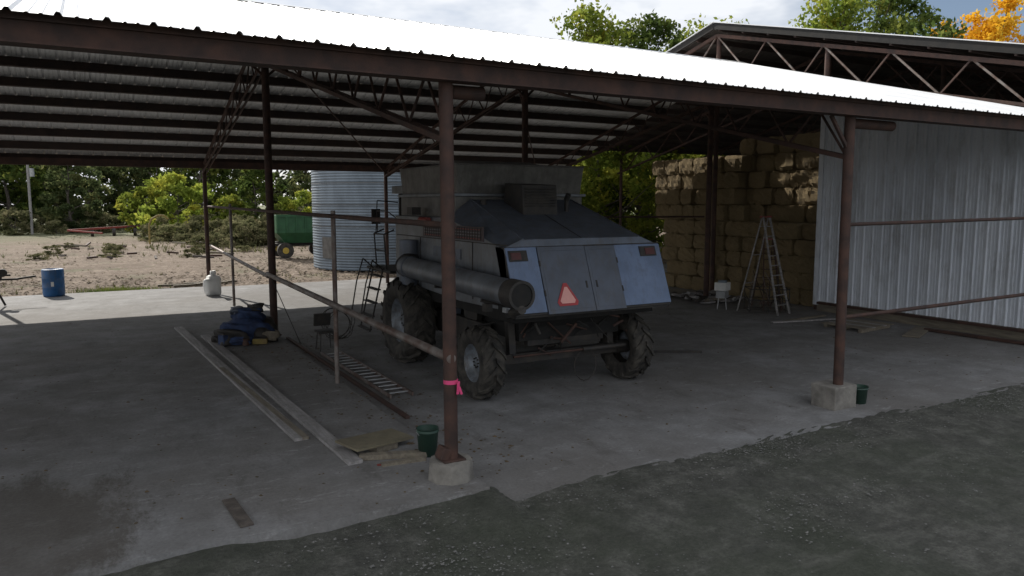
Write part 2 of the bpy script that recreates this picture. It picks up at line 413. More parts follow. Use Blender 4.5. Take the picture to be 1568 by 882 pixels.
# ---------------------------------------------------------------- hay bales
hs=MB(); st=MB()
def bale(x0,x1,y0,y1,z0,z1):
    nx,ny,nz=3,6,5
    d=[random.uniform(-.05,.05) for _ in range(2)]; tw=random.uniform(-.02,.02)
    idx={};vs=[];fs=[]
    mx,my,mz=(x0+x1)/2,(y0+y1)/2,(z0+z1)/2
    def V(i,j,k):
        if (i,j,k) not in idx:
            x=x0+(x1-x0)*i/nx; y=y0+(y1-y0)*j/ny; z=z0+(z1-z0)*k/nz
            cx,cy,cz=(i/nx*2-1),(j/ny*2-1),(k/nz*2-1)
            e=1-.04*(abs(cx)**4*abs(cy)**4+abs(cx)**4*abs(cz)**4+abs(cy)**4*abs(cz)**4)
            idx[(i,j,k)]=len(vs); vs.append((mx+(x-mx)*e+d[0]+tw*cy*3+random.uniform(-.028,.028),my+(y-my)*e+random.uniform(-.018,.018),mz+(z-mz)*e+random.uniform(-.018,.018)))
        return idx[(i,j,k)]
    for j in range(ny):
        for k in range(nz):
            for i in(0,nx): fs.append((V(i,j,k),V(i,j+1,k),V(i,j+1,k+1),V(i,j,k+1)))
    for i in range(nx):
        for k in range(nz):
            for j in(0,ny): fs.append((V(i,j,k),V(i+1,j,k),V(i+1,j,k+1),V(i,j,k+1)))
        for j in range(ny):
            for k in(0,nz): fs.append((V(i,j,k),V(i+1,j,k),V(i+1,j+1,k),V(i,j+1,k)))
    hs.poly(vs,fs,'hay',False)
    for _ in range(80):
        y=random.uniform(y0-.02,y1+.02);z=random.uniform(z0-.02,z1+.02);x=x0+d[0]+.01
        a=random.random()*6;l=random.uniform(.05,.22);w=.005
        dv=Vector((-random.uniform(.1,.9),math.cos(a),math.sin(a)*.8-.5)).normalized()*l; pr=Vector((0,-math.sin(a),math.cos(a)))*w
        p=Vector((x,y,z)); st.poly([p-pr,p+pr,p+dv],[(0,1,2)],'strand')
def stack(x0,ya,yb,z0,rows,bh,bl,depth):
    for r in range(rows):
        y=ya+random.uniform(-.15,.15)
        while y<yb-.3:
            l=bl*random.uniform(.85,1.12)
            for dd in range(depth):
                xx=x0+dd*1.25+random.uniform(-.09,.09)
                bale(xx,xx+1.2,y+.004,y+l-.004,z0+r*bh+.002,z0+(r+1)*bh-.002)
            y+=l
stack(20.95,16.7,24.6,0,5,.56,.88,2)
stack(21.25,20.6,25.2,2.79,4,.62,.82,2)
stack(21.8,16.9,20.7,2.79,5,.62,.88,1)
stack(23.7,16.5,25.0,0,4,1.3,1.3,1)
hs.obj('hay_bale_stack')
for _ in range(2600):
    x=20.7-abs(random.gauss(0,.9));y=random.uniform(16.5,25.5);a=random.random()*6;l=random.uniform(.06,.22)
    p=Vector((x,y,.006)); st.poly([p+Vector((-math.sin(a),math.cos(a),0))*.005,p-Vector((-math.sin(a),math.cos(a),0))*.005,p+Vector((math.cos(a)*l,math.sin(a)*l,.015))],[(0,1,2)],'strand')
o=st.obj('loose_straw'); o.parent=bpy.data.objects['hay_bale_stack']
# ---------------------------------------------------------------- combine
cb=empty('combine_harvester',(7.8,14,0))
XL,XR=6.12,9.49
mb=MB()
mb.prism([(11.0,1.66),(11.2,2.70),(13.5,3.2),(16.4,3.2),(16.4,1.75),(13,1.62)],XL,XR,'silver')
A=[(XL,11.22,2.70),(6.52,11.26,2.86),(9.09,11.26,2.86),(XR,11.22,2.70)]
B=[(XL,13.5,3.21),(6.6,13.5,3.56),(9.0,13.5,3.56),(XR,13.5,3.21)]
mb.poly(A+B,[(0,1,5,4),(1,2,6,5),(2,3,7,6),(0,3,2,1),(4,5,6,7)],'silverd')
mb.beam((6.54,11.27,2.865),(6.62,13.48,3.565),.03,.016,'silverd'); mb.beam((9.07,11.27,2.865),(8.98,13.48,3.565),.03,.016,'silverd')
mb.beam((7.75,11.27,2.866),(7.75,13.48,3.566),.015,.012,'dark')
mb.beam((6.15,11.24,2.715),(6.54,11.27,2.87),.03,.03,'silverd')
o=mb.obj('body',cb,bev=.02)
def rp(mb,x0,x1,z0,z1,k,pr=.03,th=.03):
    def yy(z): return 10.8+(z-1.62)*(11.22-10.8)/(2.72-1.62)
    vs=[]
    for pp in(pr,pr-th-.2):
        for x,z in((x0,z0),(x1,z0),(x1,z1),(x0,z1)): vs.append((x,yy(z)-pp,z))
    mb.poly(vs,[(0,1,2,3),(0,4,5,1),(1,5,6,2),(2,6,7,3),(3,7,4,0)],k)
mb=MB()
rp(mb,XL,XR,1.60,2.74,'dark',.0,.1)
rp(mb,XL+.01,6.74,1.64,2.73,'bluepan'); rp(mb,6.75,7.74,1.60,2.73,'door',.045); rp(mb,7.75,8.41,1.60,2.72,'door',.045); rp(mb,8.42,XR-.01,1.64,2.72,'bluepan')
rp(mb,6.80,7.69,1.66,2.66,'door',.050,.0); rp(mb,7.80,8.36,1.66,2.66,'door',.050,.0)
for z in (1.9,2.4):
    rp(mb,6.735,6.765,z,z+.1,'dark',.055); rp(mb,8.395,8.425,z,z+.1,'dark',.055)
mb.obj('rear_panels',cb,bev=.006)
mb=MB()
rp(mb,6.17,6.53,2.50,2.68,'dark',.05); rp(mb,6.20,6.40,2.53,2.65,'red',.06); rp(mb,8.98,9.36,2.50,2.68,'dark',.05); rp(mb,9.1,9.32,2.53,2.65,'red',.06)
rp(mb,7.84,7.87,2.0,2.12,'dark',.06); rp(mb,7.62,7.65,2.0,2.12,'dark',.06); rp(mb,6.28,6.31,1.95,2.1,'dark',.04)
def tri(r,pr,k,cx=7.17,cz=1.87):
    yy=lambda z:10.8+(z-1.62)*.3818
    pts=[]
    for a in(90,210,330):
        for da in(-9,9):
            x=cx+r*math.cos(math.radians(a+da)); z=cz+r*math.sin(math.radians(a+da)); pts.append((x,yy(z)-pr,z))
    mb.poly(pts,[list(range(6))],k)
tri(.235,.062,'smvr'); tri(.170,.068,'smv')
mb.bb((XL+.02,10.84,1.55),(XR-.02,10.98,1.60),'dark')
mb.obj('lamps_and_triangle',cb)
mb=MB()
x=XL-.012
mb.bb((x,11.95,2.80),(XL,14.75,3.06),'decal')
for i in range(4): mb.bb((x-.006,12.05,2.835+i*.055),(x,14.65,2.85+i*.055),'redl' if i in(0,3) else 'silver')
for j in range(24): mb.bb((x-.01,12.05+j*.11,2.82),(x-.004,12.075+j*.11,3.04),'dark')
for yy in (12.4,13.6,14.9): mb.bb((x,yy,1.72),(XL+.01,yy+.018,2.78),'dark')
mb.bb((x,11.1,2.765),(XL+.01,16.3,2.785),'dark')
for yy in(12.0,13.2,14.4,15.6): mb.bb((x-.02,yy,2.1),(x,yy+.12,2.14),'dark')
mb.bb((x-.004,12.9,2.42),(x,14.2,2.62),'silverd')
mb.obj('side_trim',cb)
mb=MB()
mb.bb((6.30,13.52,3.2),(9.3,16.5,3.62),'tank')
mb.bb((6.24,13.46,3.62),(9.36,16.56,3.68),'silver')
vs=[(6.34,13.54,3.68),(9.26,13.54,3.68),(9.26,16.48,3.68),(6.34,16.48,3.68),(6.30,13.46,4.24),(9.30,13.46,4.24),(9.30,16.55,4.24),(6.30,16.55,4.24)]
mb.poly(vs,[(0,1,5,4),(1,2,6,5),(2,3,7,6),(3,0,4,7),(4,5,6,7)],'tank')
mb.tube([(6.30,13.46,4.25),(9.30,13.46,4.25),(9.30,16.55,4.25),(6.30,16.55,4.25),(6.30,13.46,4.25)],.018,'tank')
mb.prism([(13.9,4.24),(14.9,4.40),(16.0,4.24)],6.9,8.8,'tank')
mb.obj('grain_tank',cb,bev=.01)
mb=MB()
mb.prism([(12.55,3.25),(12.6,3.84),(13.3,3.88),(13.35,3.3)],7.28,8.06,'dark')
for i in range(7): mb.bb((7.33,12.54,3.42+i*.055),(8.01,12.57,3.44+i*.055),'black')
mb.cyl((8.4,12.75,3.3),(8.4,12.75,3.58),.045,'dark',12); mb.cyl((8.4,12.75,3.56),(8.4,12.68,3.66),.055,'dark',12)
mb.cyl((6.75,13.2,3.4),(6.75,13.2,3.55),.06,'dark')
mb.obj('engine_intake',cb,bev=.015)
mb=MB()
ax=5.78
mb.cyl((ax,10.0,2.06),(ax,14.9,2.16),.215,'silver',28,caps=False)
mb.cyl((ax,10.02,2.06),(ax,10.25,2.065),.19,'void',28)  # black plug paints the dark hollow of the tube
for yy in(12.4,14.6): mb.cyl((ax,yy,2.06+(yy-10)*.02),(ax,yy+.06,2.061+(yy-10)*.02),.230,'silverd',28)
mb.cyl((ax,10.0,2.06),(ax,10.35,2.067),.236,'dark',28,caps=False)
mb.poly([(ax+.236*math.cos(a),9.999,2.06+.236*math.sin(a)) for a in [2*math.pi*i/28 for i in range(28)]]+[(ax+.19*math.cos(a),9.999,2.06+.19*math.sin(a)) for a in [2*math.pi*i/28 for i in range(28)]],[(i,(i+1)%28,28+(i+1)%28,28+i) for i in range(28)],'dark')
mb.cyl((ax,14.9,2.16),(6.3,15.6,2.3),.24,'dark',20); mb.cyl((5.95,15.2,1.5),(5.95,15.2,2.7),.2,'silverd',20)
mb.cyl((ax,10.0,1.84),(ax+.1,10.5,1.72),.07,'dark',10); mb.box((ax-.14,10.9,1.78),(.13,.12,.13),'dark'); mb.box((ax+.05,10.6,1.76),(.08,.12,.08),'alum')
mb.box((ax+.22,10.9,1.7),(.16,.3,.2),'void')
mb.beam((ax,11.4,1.85),(6.2,11.4,1.75),.05,.1,'dark'); mb.beam((ax,13.4,1.9),(6.2,13.4,1.85),.05,.1,'dark')
mb.obj('unloading_auger',cb)
mb=MB()
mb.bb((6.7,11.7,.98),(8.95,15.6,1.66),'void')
mb.bb((XL+.15,11.15,1.42),(XR-.15,15.8,1.64),'void')  # black filler puts the recess shade below the body into colour
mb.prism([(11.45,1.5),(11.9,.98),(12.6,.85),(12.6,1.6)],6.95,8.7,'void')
mb.beam((6.1,11.8,.66),(9.3,11.8,.66),.16,.18,'dark'); mb.beam((6.9,11.8,.95),(8.6,11.8,.95),.14,.16,'dark')
for xx in(6.6,8.8): mb.beam((xx,11.8,.6),(xx,11.9,1.5),.14,.14,'dark')
mb.cyl((6.5,11.55,.74),(8.0,11.55,.74),.022,'rust',10); mb.cyl((8.0,11.55,.74),(9.0,11.55,.74),.045,'dark',10)
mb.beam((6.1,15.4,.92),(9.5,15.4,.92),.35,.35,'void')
mb.bb((6.45,12.6,.75),(6.6,15.0,1.2),'dark'); mb.cyl((6.5,13.3,1.35),(6.62,13.3,1.35),.3,'dark',20); mb.cyl((6.5,14.2,1.3),(6.62,14.2,1.3),.22,'silverd',20)
mb.bb((9.0,12.4,.8),(9.2,14.6,1.5),'dark')
for i in range(24):
    p=(random.uniform(6.5,9.0),random.uniform(11.2,11.75),random.uniform(.8,1.5)); q=(p[0]+random.uniform(-.7,.7),p[1]+random.uniform(-.1,.3),random.uniform(.55,1.5)); mb.cyl(p,q,random.choice((.012,.02,.03)),random.choice(('dark','void','rust')),6)
mb.tube([(8.1+.25*math.cos(a),11.6,.42+.3*math.sin(a)) for a in np.linspace(0,6.28,16)],.012,'dark',5)
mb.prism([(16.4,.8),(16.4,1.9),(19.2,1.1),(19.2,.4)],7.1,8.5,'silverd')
mb.obj('chassis',cb,bev=.008)
mb=MB()
mb.bb((6.9,16.65,1.9),(8.8,18.3,2.2),'silver'); mb.bb((6.85,16.6,3.72),(8.85,18.6,3.92),'silver')
mb.bb((6.95,16.7,2.2),(8.75,18.25,3.72),'glass')
for xx in(6.95,8.75):
    for yy in(16.7,18.25): mb.beam((xx,yy,2.2),(xx,yy,3.72),.08,.08,'dark')
mb.bb((6.0,16.5,1.85),(6.9,18.2,1.92),'dark')
mb.obj('cab',cb,bev=.02)
mb=MB()
for yy in(17.0,17.7):
    mb.tube([(6.1,yy,1.9),(6.05,yy,2.75),(6.3,yy,2.85)],.018,'dark'); mb.tube([(6.0,yy,1.9),(5.65,yy,.45)],.022,'dark')
    mb.tube([(6.02,yy,1.9),(5.75,yy,2.15),(5.58,yy,1.6),(5.45,yy,.9)],.017,'dark')
mb.tube([(6.05,17.0,2.75),(6.05,17.7,2.75)],.018,'dark'); mb.tube([(6.07,17.0,2.35),(6.07,17.7,2.35)],.016,'dark')
for i in range(5):
    a=i/4.; mb.beam((5.97-.33*a,17.0,1.75-1.25*a),(5.97-.33*a,17.7,1.75-1.25*a),.12,.03,'dark')
mb.tube([(6.9,18.3,3.5),(6.35,18.3,3.55),(6.3,18.3,2.7)],.014,'dark'); mb.box((6.3,18.28,3.15),(.22,.05,.38),'dark')
mb.tube([(6.3,16.7,3.1),(6.1,16.9,3.3),(6.1,17.6,3.3),(6.1,17.6,2.8)],.014,'dark')
mb.box((6.05,15.1,3.32),(.2,.3,.16),'dark'); mb.cyl((6.05,14.3,3.14),(6.05,14.75,3.14),.06,'redl',10)
mb.obj('ladder_and_mirrors',cb)
def tire(name,cx,cy,r,w,out,lug,nl):
    mb=MB(); n=48; h=w/2
    prof=[(-h*.55,r*.50),(-h*.92,r*.58),(-h,r*.76),(-h*.9,r*.90),(-h*.6,r*.935),(0,r*.94),(h*.6,r*.935),(h*.9,r*.90),(h,r*.76),(h*.92,r*.58),(h*.55,r*.50)]
    vs=[];k=len(prof)
    for i in range(n):
        a=2*math.pi*i/n
        for px,pr in prof: vs.append((cx+px,cy+pr*math.cos(a),r+pr*math.sin(a)))
    mb.poly(vs,[(i*k+j,i*k+j+1,((i+1)%n)*k+j+1,((i+1)%n)*k+j) for i in range(n) for j in range(k-1)],'black',True)
    for i in range(nl):
        for sd in(-1,1):
            a0=2*math.pi*(i+(.5 if sd>0 else 0))/nl; da=.9*2*math.pi/nl; dt=.27*2*math.pi/nl
            vs=[]
            for (fx,fa,rr) in((.0,0,.93),(.55,.55,.93),(1.03,1.0,.83)):
                for ta in(-.5,.5):
                    for top in(0,1):
                        a=a0+fa*da+ta*dt; R=r*(rr-.03) if not top else r*rr+lug
                        vs.append((cx+sd*fx*h,cy+R*math.cos(a),r+R*math.sin(a)))
            fs=[]
            for s_ in(0,4): fs+=[(s_+1,s_+3,s_+7,s_+5),(s_,s_+1,s_+5,s_+4),(s_+2,s_+6,s_+7,s_+3)]
            fs+=[(0,2,3,1),(8,9,11,10)]
            mb.poly(vs,fs,'black')
    xo=cx+out*h*.55
    def ring(x,ra): return [(x,cy+ra*math.cos(2*math.pi*i/32),r+ra*math.sin(2*math.pi*i/32)) for i in range(32)]
    RR=[(xo+out*.03,r*.52),(xo,r*.49),(cx+out*h*.1,r*.44),(cx+out*h*.05,r*.28),(cx+out*h*.3,r*.18),(cx+out*h*.3,.001)]
    vs=[];[vs.extend(ring(a,b)) for a,b in RR]
    mb.poly(vs,[(j*32+i,j*32+(i+1)%32,(j+1)*32+(i+1)%32,(j+1)*32+i) for j in range(len(RR)-1) for i in range(32)],'rim',True)
    for i in range(8):
        a=i*math.pi/4; mb.cyl((cx+out*h*.3,cy+r*.13*math.cos(a),r+r*.13*math.sin(a)),(cx+out*(h*.3+.03),cy+r*.13*math.cos(a),r+r*.13*math.sin(a)),.014,'dark',6)
    mb.cyl((cx,cy,r),(cx-out*h*1.3,cy,r),r*.2,'dark',16)
    mb.obj(name,cb)
tire('rear_wheel_left',5.95,11.8,.66,.44,-1,.055,14)
tire('rear_wheel_right',9.22,11.8,.66,.44,1,.055,14)
tire('front_wheel_left',6.0,15.4,.94,.66,-1,.075,16)
tire('front_wheel_right',9.6,15.4,.94,.66,1,.075,16)
# ---------------------------------------------------------------- grain bin
mb=MB(); cx,cy,R,H=14.1,40.3,3.62,5.65
n=80; P_=.14; rows=int(H/(P_/2)); vs=[]
for j in range(rows+1):
    z=j*H/rows; rr=R+.011*(1 if j%2 else -1)
    for i in range(n): vs.append((cx+rr*math.cos(2*math.pi*i/n),cy+rr*math.sin(2*math.pi*i/n),z))
mb.poly(vs,[(j*n+i,j*n+(i+1)%n,(j+1)*n+(i+1)%n,(j+1)*n+i) for j in range(rows) for i in range(n)],'galv',False)
mb.cyl((cx,cy,H),(cx,cy,H+1.7),R+.14,'roof',40,r2=.4,caps=False); mb.cyl((cx,cy,H+1.65),(cx,cy,H+1.95),.42,'galv',20)
mb.cyl((cx,cy,H-.05),(cx,cy,H+.03),R+.1,'alum',64)
for i in range(24):
    a=2*math.pi*i/24; p=Vector((cx+(R+.14)*math.cos(a),cy+(R+.14)*math.sin(a),H+.02)); q=Vector((cx+.4*math.cos(a),cy+.4*math.sin(a),H+1.72)); mb.beam(p,q,.05,.06,'roof')
for zz in(1.12,2.24,3.36,4.48): mb.cyl((cx,cy,zz),(cx,cy,zz+.03),R+.025,'tank',80,caps=False)
a=3.55; mb.box((cx+(R+.03)*math.cos(a),cy+(R+.03)*math.sin(a),1.15),(.1,.75,1.1),'tank',(0,0,a))
mb.obj('grain_bin')
# ---------------------------------------------------------------- grain wagon
mb=MB(); wx,wy=11.3,49
def hop(x0,x1,y0,y1,x2,x3,y2,y3,z0,z1,k):
    mb.poly([(x2,y2,z0),(x3,y2,z0),(x3,y3,z0),(x2,y3,z0),(x0,y0,z1),(x1,y0,z1),(x1,y1,z1),(x0,y1,z1)],[(0,1,5,4),(1,2,6,5),(2,3,7,6),(3,0,4,7),(0,3,2,1),(4,5,6,7)],k)
hop(wx-1.2,wx+2.4,wy-1,wy+1.2,wx-.6,wx+1.8,wy-.7,wy+.9,.95,1.6,'green')
mb.bb((wx-1.2,wy-1,1.6),(wx+2.4,wy+1.2,2.7),'green')
for i in range(7): mb.bb((wx-1.18+i*.58,wy-1.06,1.6),(wx-1.1+i*.58,wy-1,2.7),'green')
mb.bb((wx-1.2,wy-1.05,2.6),(wx+2.4,wy-.98,2.75),'green')
for ax_ in(-.7,1.8):
    for sy in(-1,1.1):
        mb.cyl((wx+ax_,wy+sy-.15,.5),(wx+ax_,wy+sy+.15,.5),.5,'black',24); mb.cyl((wx+ax_,wy+sy-.17,.5),(wx+ax_,wy+sy+.17,.5),.2,'yellow',16)
mb.bb((wx-1.3,wy-.4,.75),(wx+2.2,wy+.5,.92),'dark')
mb.obj('grain_wagon')
# ---------------------------------------------------------------- small stuff
def lathe(mb,x,y,z,pr,k,n=28):
    vs=[];[vs.extend([(x+a*math.cos(2*math.pi*i/n),y+a*math.sin(2*math.pi*i/n),z+b) for i in range(n)]) for a,b in pr]
    mb.poly(vs,[(j*n+i,j*n+(i+1)%n,(j+1)*n+(i+1)%n,(j+1)*n+i) for j in range(len(pr)-1) for i in range(n)],k,True)
mb=MB(); r,h=.36,1.0
lathe(mb,-1.3,32.3,.07,[(0,0),(r*.93,0),(r*.97,.03),(r,.06),(r,.31*h),(r*1.03,.33*h),(r,.35*h),(r,.64*h),(r*1.03,.66*h),(r,.68*h),(r,h-.06),(r*.97,h-.02),(r*.93,h),(r*.9,h-.03),(0,h-.03)],'blue')
mb.poly([(-1.3+.368*math.cos(a),32.3+.368*math.sin(a),z) for a in(-1.75,-1.5) for z in(.45,.62)],[(0,1,3,2)],'white'); mb.obj('blue_barrel')
def bucket(name,x,y,z,r,h,k):
    mb=MB()
    lathe(mb,x,y,z,[(0,.004),(r*.82,.0),(r*.97,h*.86),(r*1.05,h*.87),(r*1.05,h*.9),(r*.99,h*.9),(r,h),(r*1.04,h),(r*.95,h),(r*.8,.03),(0,.03)],k,24)
    mb.tube([(x-r*1.05*math.cos(a),y-.5*r*math.sin(a),z+h*.9+.6*r*-math.sin(a)) for a in np.linspace(0,math.pi,9)],.004,'alum',6)
    return mb.obj(name)
bucket('plastic_bucket',3.86,9.25,.07,.15,.38,'bucket'); bucket('plastic_bucket',11.62,8.28,0,.15,.30,'bucket')
def lump(name,c,s,k,seed,sub=3,amp=.12,parent=None):
    bm=bmesh.new(); bmesh.ops.create_icosphere(bm,subdivisions=sub,radius=1)
    rnd=random.Random(seed); ph=[(rnd.uniform(1,6),rnd.uniform(1,6),rnd.uniform(1,6),rnd.random()*6) for _ in range(8)]
    for v in bm.verts:
        p=v.co.copy(); q=Vector([math.copysign(abs(t)**.6,t) for t in p]); d=sum(math.sin(a*p.x+b*p.y+c_*p.z+e) for a,b,c_,e in ph)/6
        q*=1+amp*d*2; v.co=Vector((c[0]+q.x*s[0],c[1]+q.y*s[1],c[2]+max(-1,q.z)*s[2]))
    me=bpy.data.meshes.new(name); bm.to_mesh(me); bm.free(); me.materials.append(M[k])
    for p in me.polygons: p.use_smooth=True
    o=bpy.data.objects.new(name,me); col.objects.link(o)
    if parent: o.parent=parent; o.matrix_parent_inverse=Matrix.Translation(-Vector(parent.location))
    return o
sk=empty('white_sack',(3.85,29.6,0)); lump('bag',(3.85,29.6,.42),(.29,.27,.38),'white',3,parent=sk); lump('neck',(3.87,29.6,.86),(.1,.1,.13),'white',5,parent=sk)
hp=empty('tarp_heap',(3.3,19.6,0))
for i,(dx,dy,dz,sx,sy,szz,k) in enumerate([(0,0,.3,.5,.4,.3,'tarpb'),(-.35,-.3,.2,.3,.3,.2,'dark'),(.45,-.1,.25,.28,.3,.24,'dark'),(.1,.1,.66,.34,.3,.16,'tarpb'),(-.2,-.5,.12,.25,.2,.09,'tarpb'),(.3,.1,.80,.16,.2,.1,'dark'),(.55,-.35,.16,.2,.2,.13,'wood'),(-.55,.0,.13,.2,.25,.1,'dark'),(-.15,.1,.75,.15,.15,.1,'silverd')]):
    lump('cloth_%d'%i,(3.2+dx,19.3+dy,.07+dz),(sx,sy,szz),k,i+10,amp=.34,parent=hp)
tb=MB(); tb.box((2.75,18.9,.22),(.4,.25,.26),'tarpb',(0,0,.4)); tb.box((2.75,18.9,.37),(.37,.22,.04),'dark',(0,0,.4)); tb.beam((2.62,18.85,.43),(2.88,18.95,.43),.03,.03,'dark')
tb.box((3.45,18.7,.15),(.34,.18,.13),'dyellow',(0,0,-.3)); tb.box((3.45,18.7,.23),(.32,.16,.03),'dark',(0,0,-.3)); tb.cyl((3.1,18.6,.1),(3.1,18.6,.25),.08,'rust',14); tb.obj('toolboxes',hp,bev=.015)
def plank(name,a,b,w,h,k,z):
    mb=MB(); mb.beam((a[0],a[1],z),(b[0],b[1],z),w,h,k); mb.obj(name)
plank('long_plank',(1.95,22.2),(2.50,10.7),.2,.045,'plank',.095)
plank('long_plank',(2.42,20.5),(2.88,9.35),.2,.045,'plank',.095)
plank('long_plank',(2.20,16.2),(2.56,10.7),.10,.04,'wood',.10)
plank('dark_board',(1.22,8.9),(1.28,8.05),.14,.02,'bark',.085)
mb=MB(); mb.box((3.32,9.85,.2),(1.0,.5,.03),'plywood',(.05,.06,.35)); mb.box((3.4,9.75,.12),(.35,.2,.09),'wood',(0,0,.3)); mb.obj('plywood_sheet')
mb=MB(); mb.box((3.4,9.35,.11),(.9,.12,.07),'wood',(0,0,-.35)); mb.box((3.45,9.1,.09),(.6,.09,.04),'wood',(0,0,-.1)); mb.box((3.25,9.12,.083),(.3,.02,.02),'redl',(0,0,-.3)); mb.obj('scrap_boards')
mb=MB()
for xx in(4.52,4.94): mb.beam((xx,12.5,.05),(xx-.04,17.0,.05),.03,.07,'pipe')
for i in range(15): mb.cyl((4.52,12.7+i*.29,.06),(4.93,12.7+i*.29,.06),.013,'alum',8)
mb.obj('extension_ladder')
mb=MB(); mb.beam((4.33,11.2,.03),(4.28,19.5,.03),.07,.05,'rust'); mb.obj('steel_angle')
def stepl(name,x,y,h,w,ang,k='alum',spread=.75):
    mb=MB(); R=Matrix.Rotation(ang,3,'Z')
    T=lambda p:R@Vector(p)+Vector((x,y,0))
    for sx in(-1,1):
        mb.beam(T((sx*w,-spread,0)),T((sx*w*.5,0,h)),.035,.06,k); mb.beam(T((sx*w*.95,spread,0)),T((sx*w*.5,.05,h-.05)),.025,.04,k)
    nr=int(h/.3)
    for i in range(1,nr):
        a=i/nr; ww=w*(1-.5*a)
        mb.beam(T((-ww,-spread*(1-a),h*a)),T((ww,-spread*(1-a),h*a)),.07,.022,k)
        if i%3==0: mb.beam(T((-ww,spread*(1-a),h*a)),T((ww,spread*(1-a),h*a)),.03,.02,k)
    mb.box(T((0,.02,h)),(w*1.1,.2,.05),'redl',(0,0,ang)); return mb.obj(name)
stepl('stepladder',18.7,16.9,3.05,.36,.2,'plank',.72); stepl('stepladder',19.5,17.5,2.3,.3,-.5,'rust',.6)
jk=MB()
for i in range(34):
    jk.box((19.2+random.uniform(-.9,.9),20.6+random.uniform(-1.5,1.1),.05+.14*random.random()),(random.uniform(.2,1.0),random.uniform(.08,.25),random.uniform(.03,.1)),random.choice(['wood','plank','plank','dark']),(random.uniform(-.2,.2),random.uniform(-.2,.2),random.random()*3))
jk.obj('scrap_pile')
mb=MB(); mb.box((18.1,18.1,.75),(.42,.38,.26),'white',(0,0,.4)); mb.cyl((18.1,18.1,.88),(18.1,18.1,.95),.14,'galv',16)
mb.box((18.1,18.1,.48),(.33,.3,.22),'alum',(0,0,.4))
for a in range(4): mb.cyl((18.1+.2*math.cos(a*1.57),18.1+.2*math.sin(a*1.57),0),(18.1+.13*math.cos(a*1.57),18.1+.13*math.sin(a*1.57),.6),.015,'alum',6)
mb.obj('shop_heater')
mb=MB()
for lev in(0,.35,.7):
    mb.tube([(18.2,17.0,lev+.05),(19.2,16.3,lev+.05),(19.7,17.0,lev+.05),(18.7,17.7,lev+.05),(18.2,17.0,lev+.05)],.014,'dark',6)
for p in((18.2,17.0),(19.2,16.3),(19.7,17.0),(18.7,17.7),(18.7,16.65),(19.45,16.65)): mb.cyl((p[0],p[1],0),(p[0],p[1],.8),.014,'dark',6)
for i in range(26):
    p=(random.uniform(18.3,19.6),random.uniform(16.5,17.5),random.uniform(.05,.9)); mb.cyl(p,(p[0]+random.uniform(-.5,.5),p[1]+random.uniform(-.5,.5),random.uniform(.05,1.3)),.012,random.choice(('rust','dark','pipe')),6)
mb.obj('wire_rack')
mb=MB()
for dy in(-.55,0,.55): mb.box((18.7,13.5+dy,.05),(1.5,.09,.09),'wood',(0,0,.12))
for i in range(8): mb.box((18.05+i*.19,13.42+i*.02,.107),(.13,1.3,.022),random.choice(['wood','plank','wood']),(0,0,.12))
mb.box((19.3,12.1,.03),(1.8,.4,.03),'wood',(0,0,.4)); mb.box((18.2,14.9,.04),(2.2,.14,.04),'plank',(0,0,-.2)); mb.box((18.6,15.2,.04),(2.0,.14,.04),'wood',(0,0,.1)); mb.box((19.9,10.4,.05),(.12,3.6,.07),'rust',(0,0,.05))
mb.obj('wooden_pallet')
mb=MB()
mb.box((4.75,17.6,.45),(.4,.45,.05),'dark'); mb.box((4.75,17.85,.7),(.4,.05,.3),'dark',(.2,0,0))
for dx in(-.18,.18):
    for dy in(-.2,.2): mb.cyl((4.75+dx,17.6+dy,0),(4.75+dx*.8,17.6+dy*.8,.43),.014,'dark',6)
mb.obj('old_chair')
mb=MB()
for k in range(5):
    c=(5.35+random.uniform(-.1,.1),18.4+random.uniform(-.1,.1)); r0=random.uniform(.3,.42); tl=random.uniform(-.5,.5)
    mb.tube([(c[0]+r0*math.cos(a),c[1]+r0*.5*math.sin(a),.48+r0*math.sin(a+tl)) for a in np.linspace(0,2*math.pi,20)],.009,'dark',5)
mb.obj('wire_coil')
mb=MB(); mb.beam((10.8,13.8,.03),(12.3,12.9,.03),.05,.05,'dark'); mb.obj('steel_bar')
mb=MB()
for a,b in(((-3.2,29.5,.1),(-2.9,29.6,1.0)),((-2.6,29.8,.1),(-2.95,29.7,1.0)),((-3.4,29.6,1.0),(-2.2,29.9,.95)),((-3.2,29.6,1.15),(-2.4,29.8,1.1)),((-2.3,29.9,.95),(-1.7,30.0,1.02))): mb.cyl(a,b,.035,'dark',8)
mb.box((-2.95,29.7,1.12),(.6,.3,.28),'dark',(0,0,.2)); mb.cyl((-2.6,29.5,1.2),(-2.6,29.7,1.2),.13,'dark',16)
mb.obj('bench_grinder')
mb=MB()
mb.beam((-2,88,.7),(9,92,1.2),.2,.2,'redl'); mb.beam((-2,88,.7),(1,84,.5),.15,.15,'redl'); mb.beam((3,90,.8),(10,88,2.2),.1,.1,'dark')
for i in range(5): mb.cyl((i*2,89+i*.4,.4),(i*2+.3,89+i*.4,.4),.42,'dark',16)
mb.obj('tillage_implement')
mb=MB()
for i in range(22): mb.box((random.uniform(-2,9),random.uniform(50,74),.08),(random.uniform(.4,2.0),.12,.12),random.choice(('wood','rust','bark')),(random.uniform(-.3,.3),random.uniform(-.2,.2),random.random()*3))
for i in range(6): mb.box((random.uniform(2.5,5),33.9+random.random(),.02),(random.uniform(.8,1.8),.15,.1),'wood',(0,0,random.uniform(-.3,.3)))
mb.obj('timber_scraps')
mb=MB()
mb.cyl((-5.6,98,0),(-5.6,98,8.2),.14,'plank',10); mb.cyl((-5.25,98,6.3),(-5.25,98,7.2),.25,'alum',14); mb.beam((-6.6,98,7.9),(-4.6,98,7.9),.1,.1,'wood'); mb.obj('utility_pole')
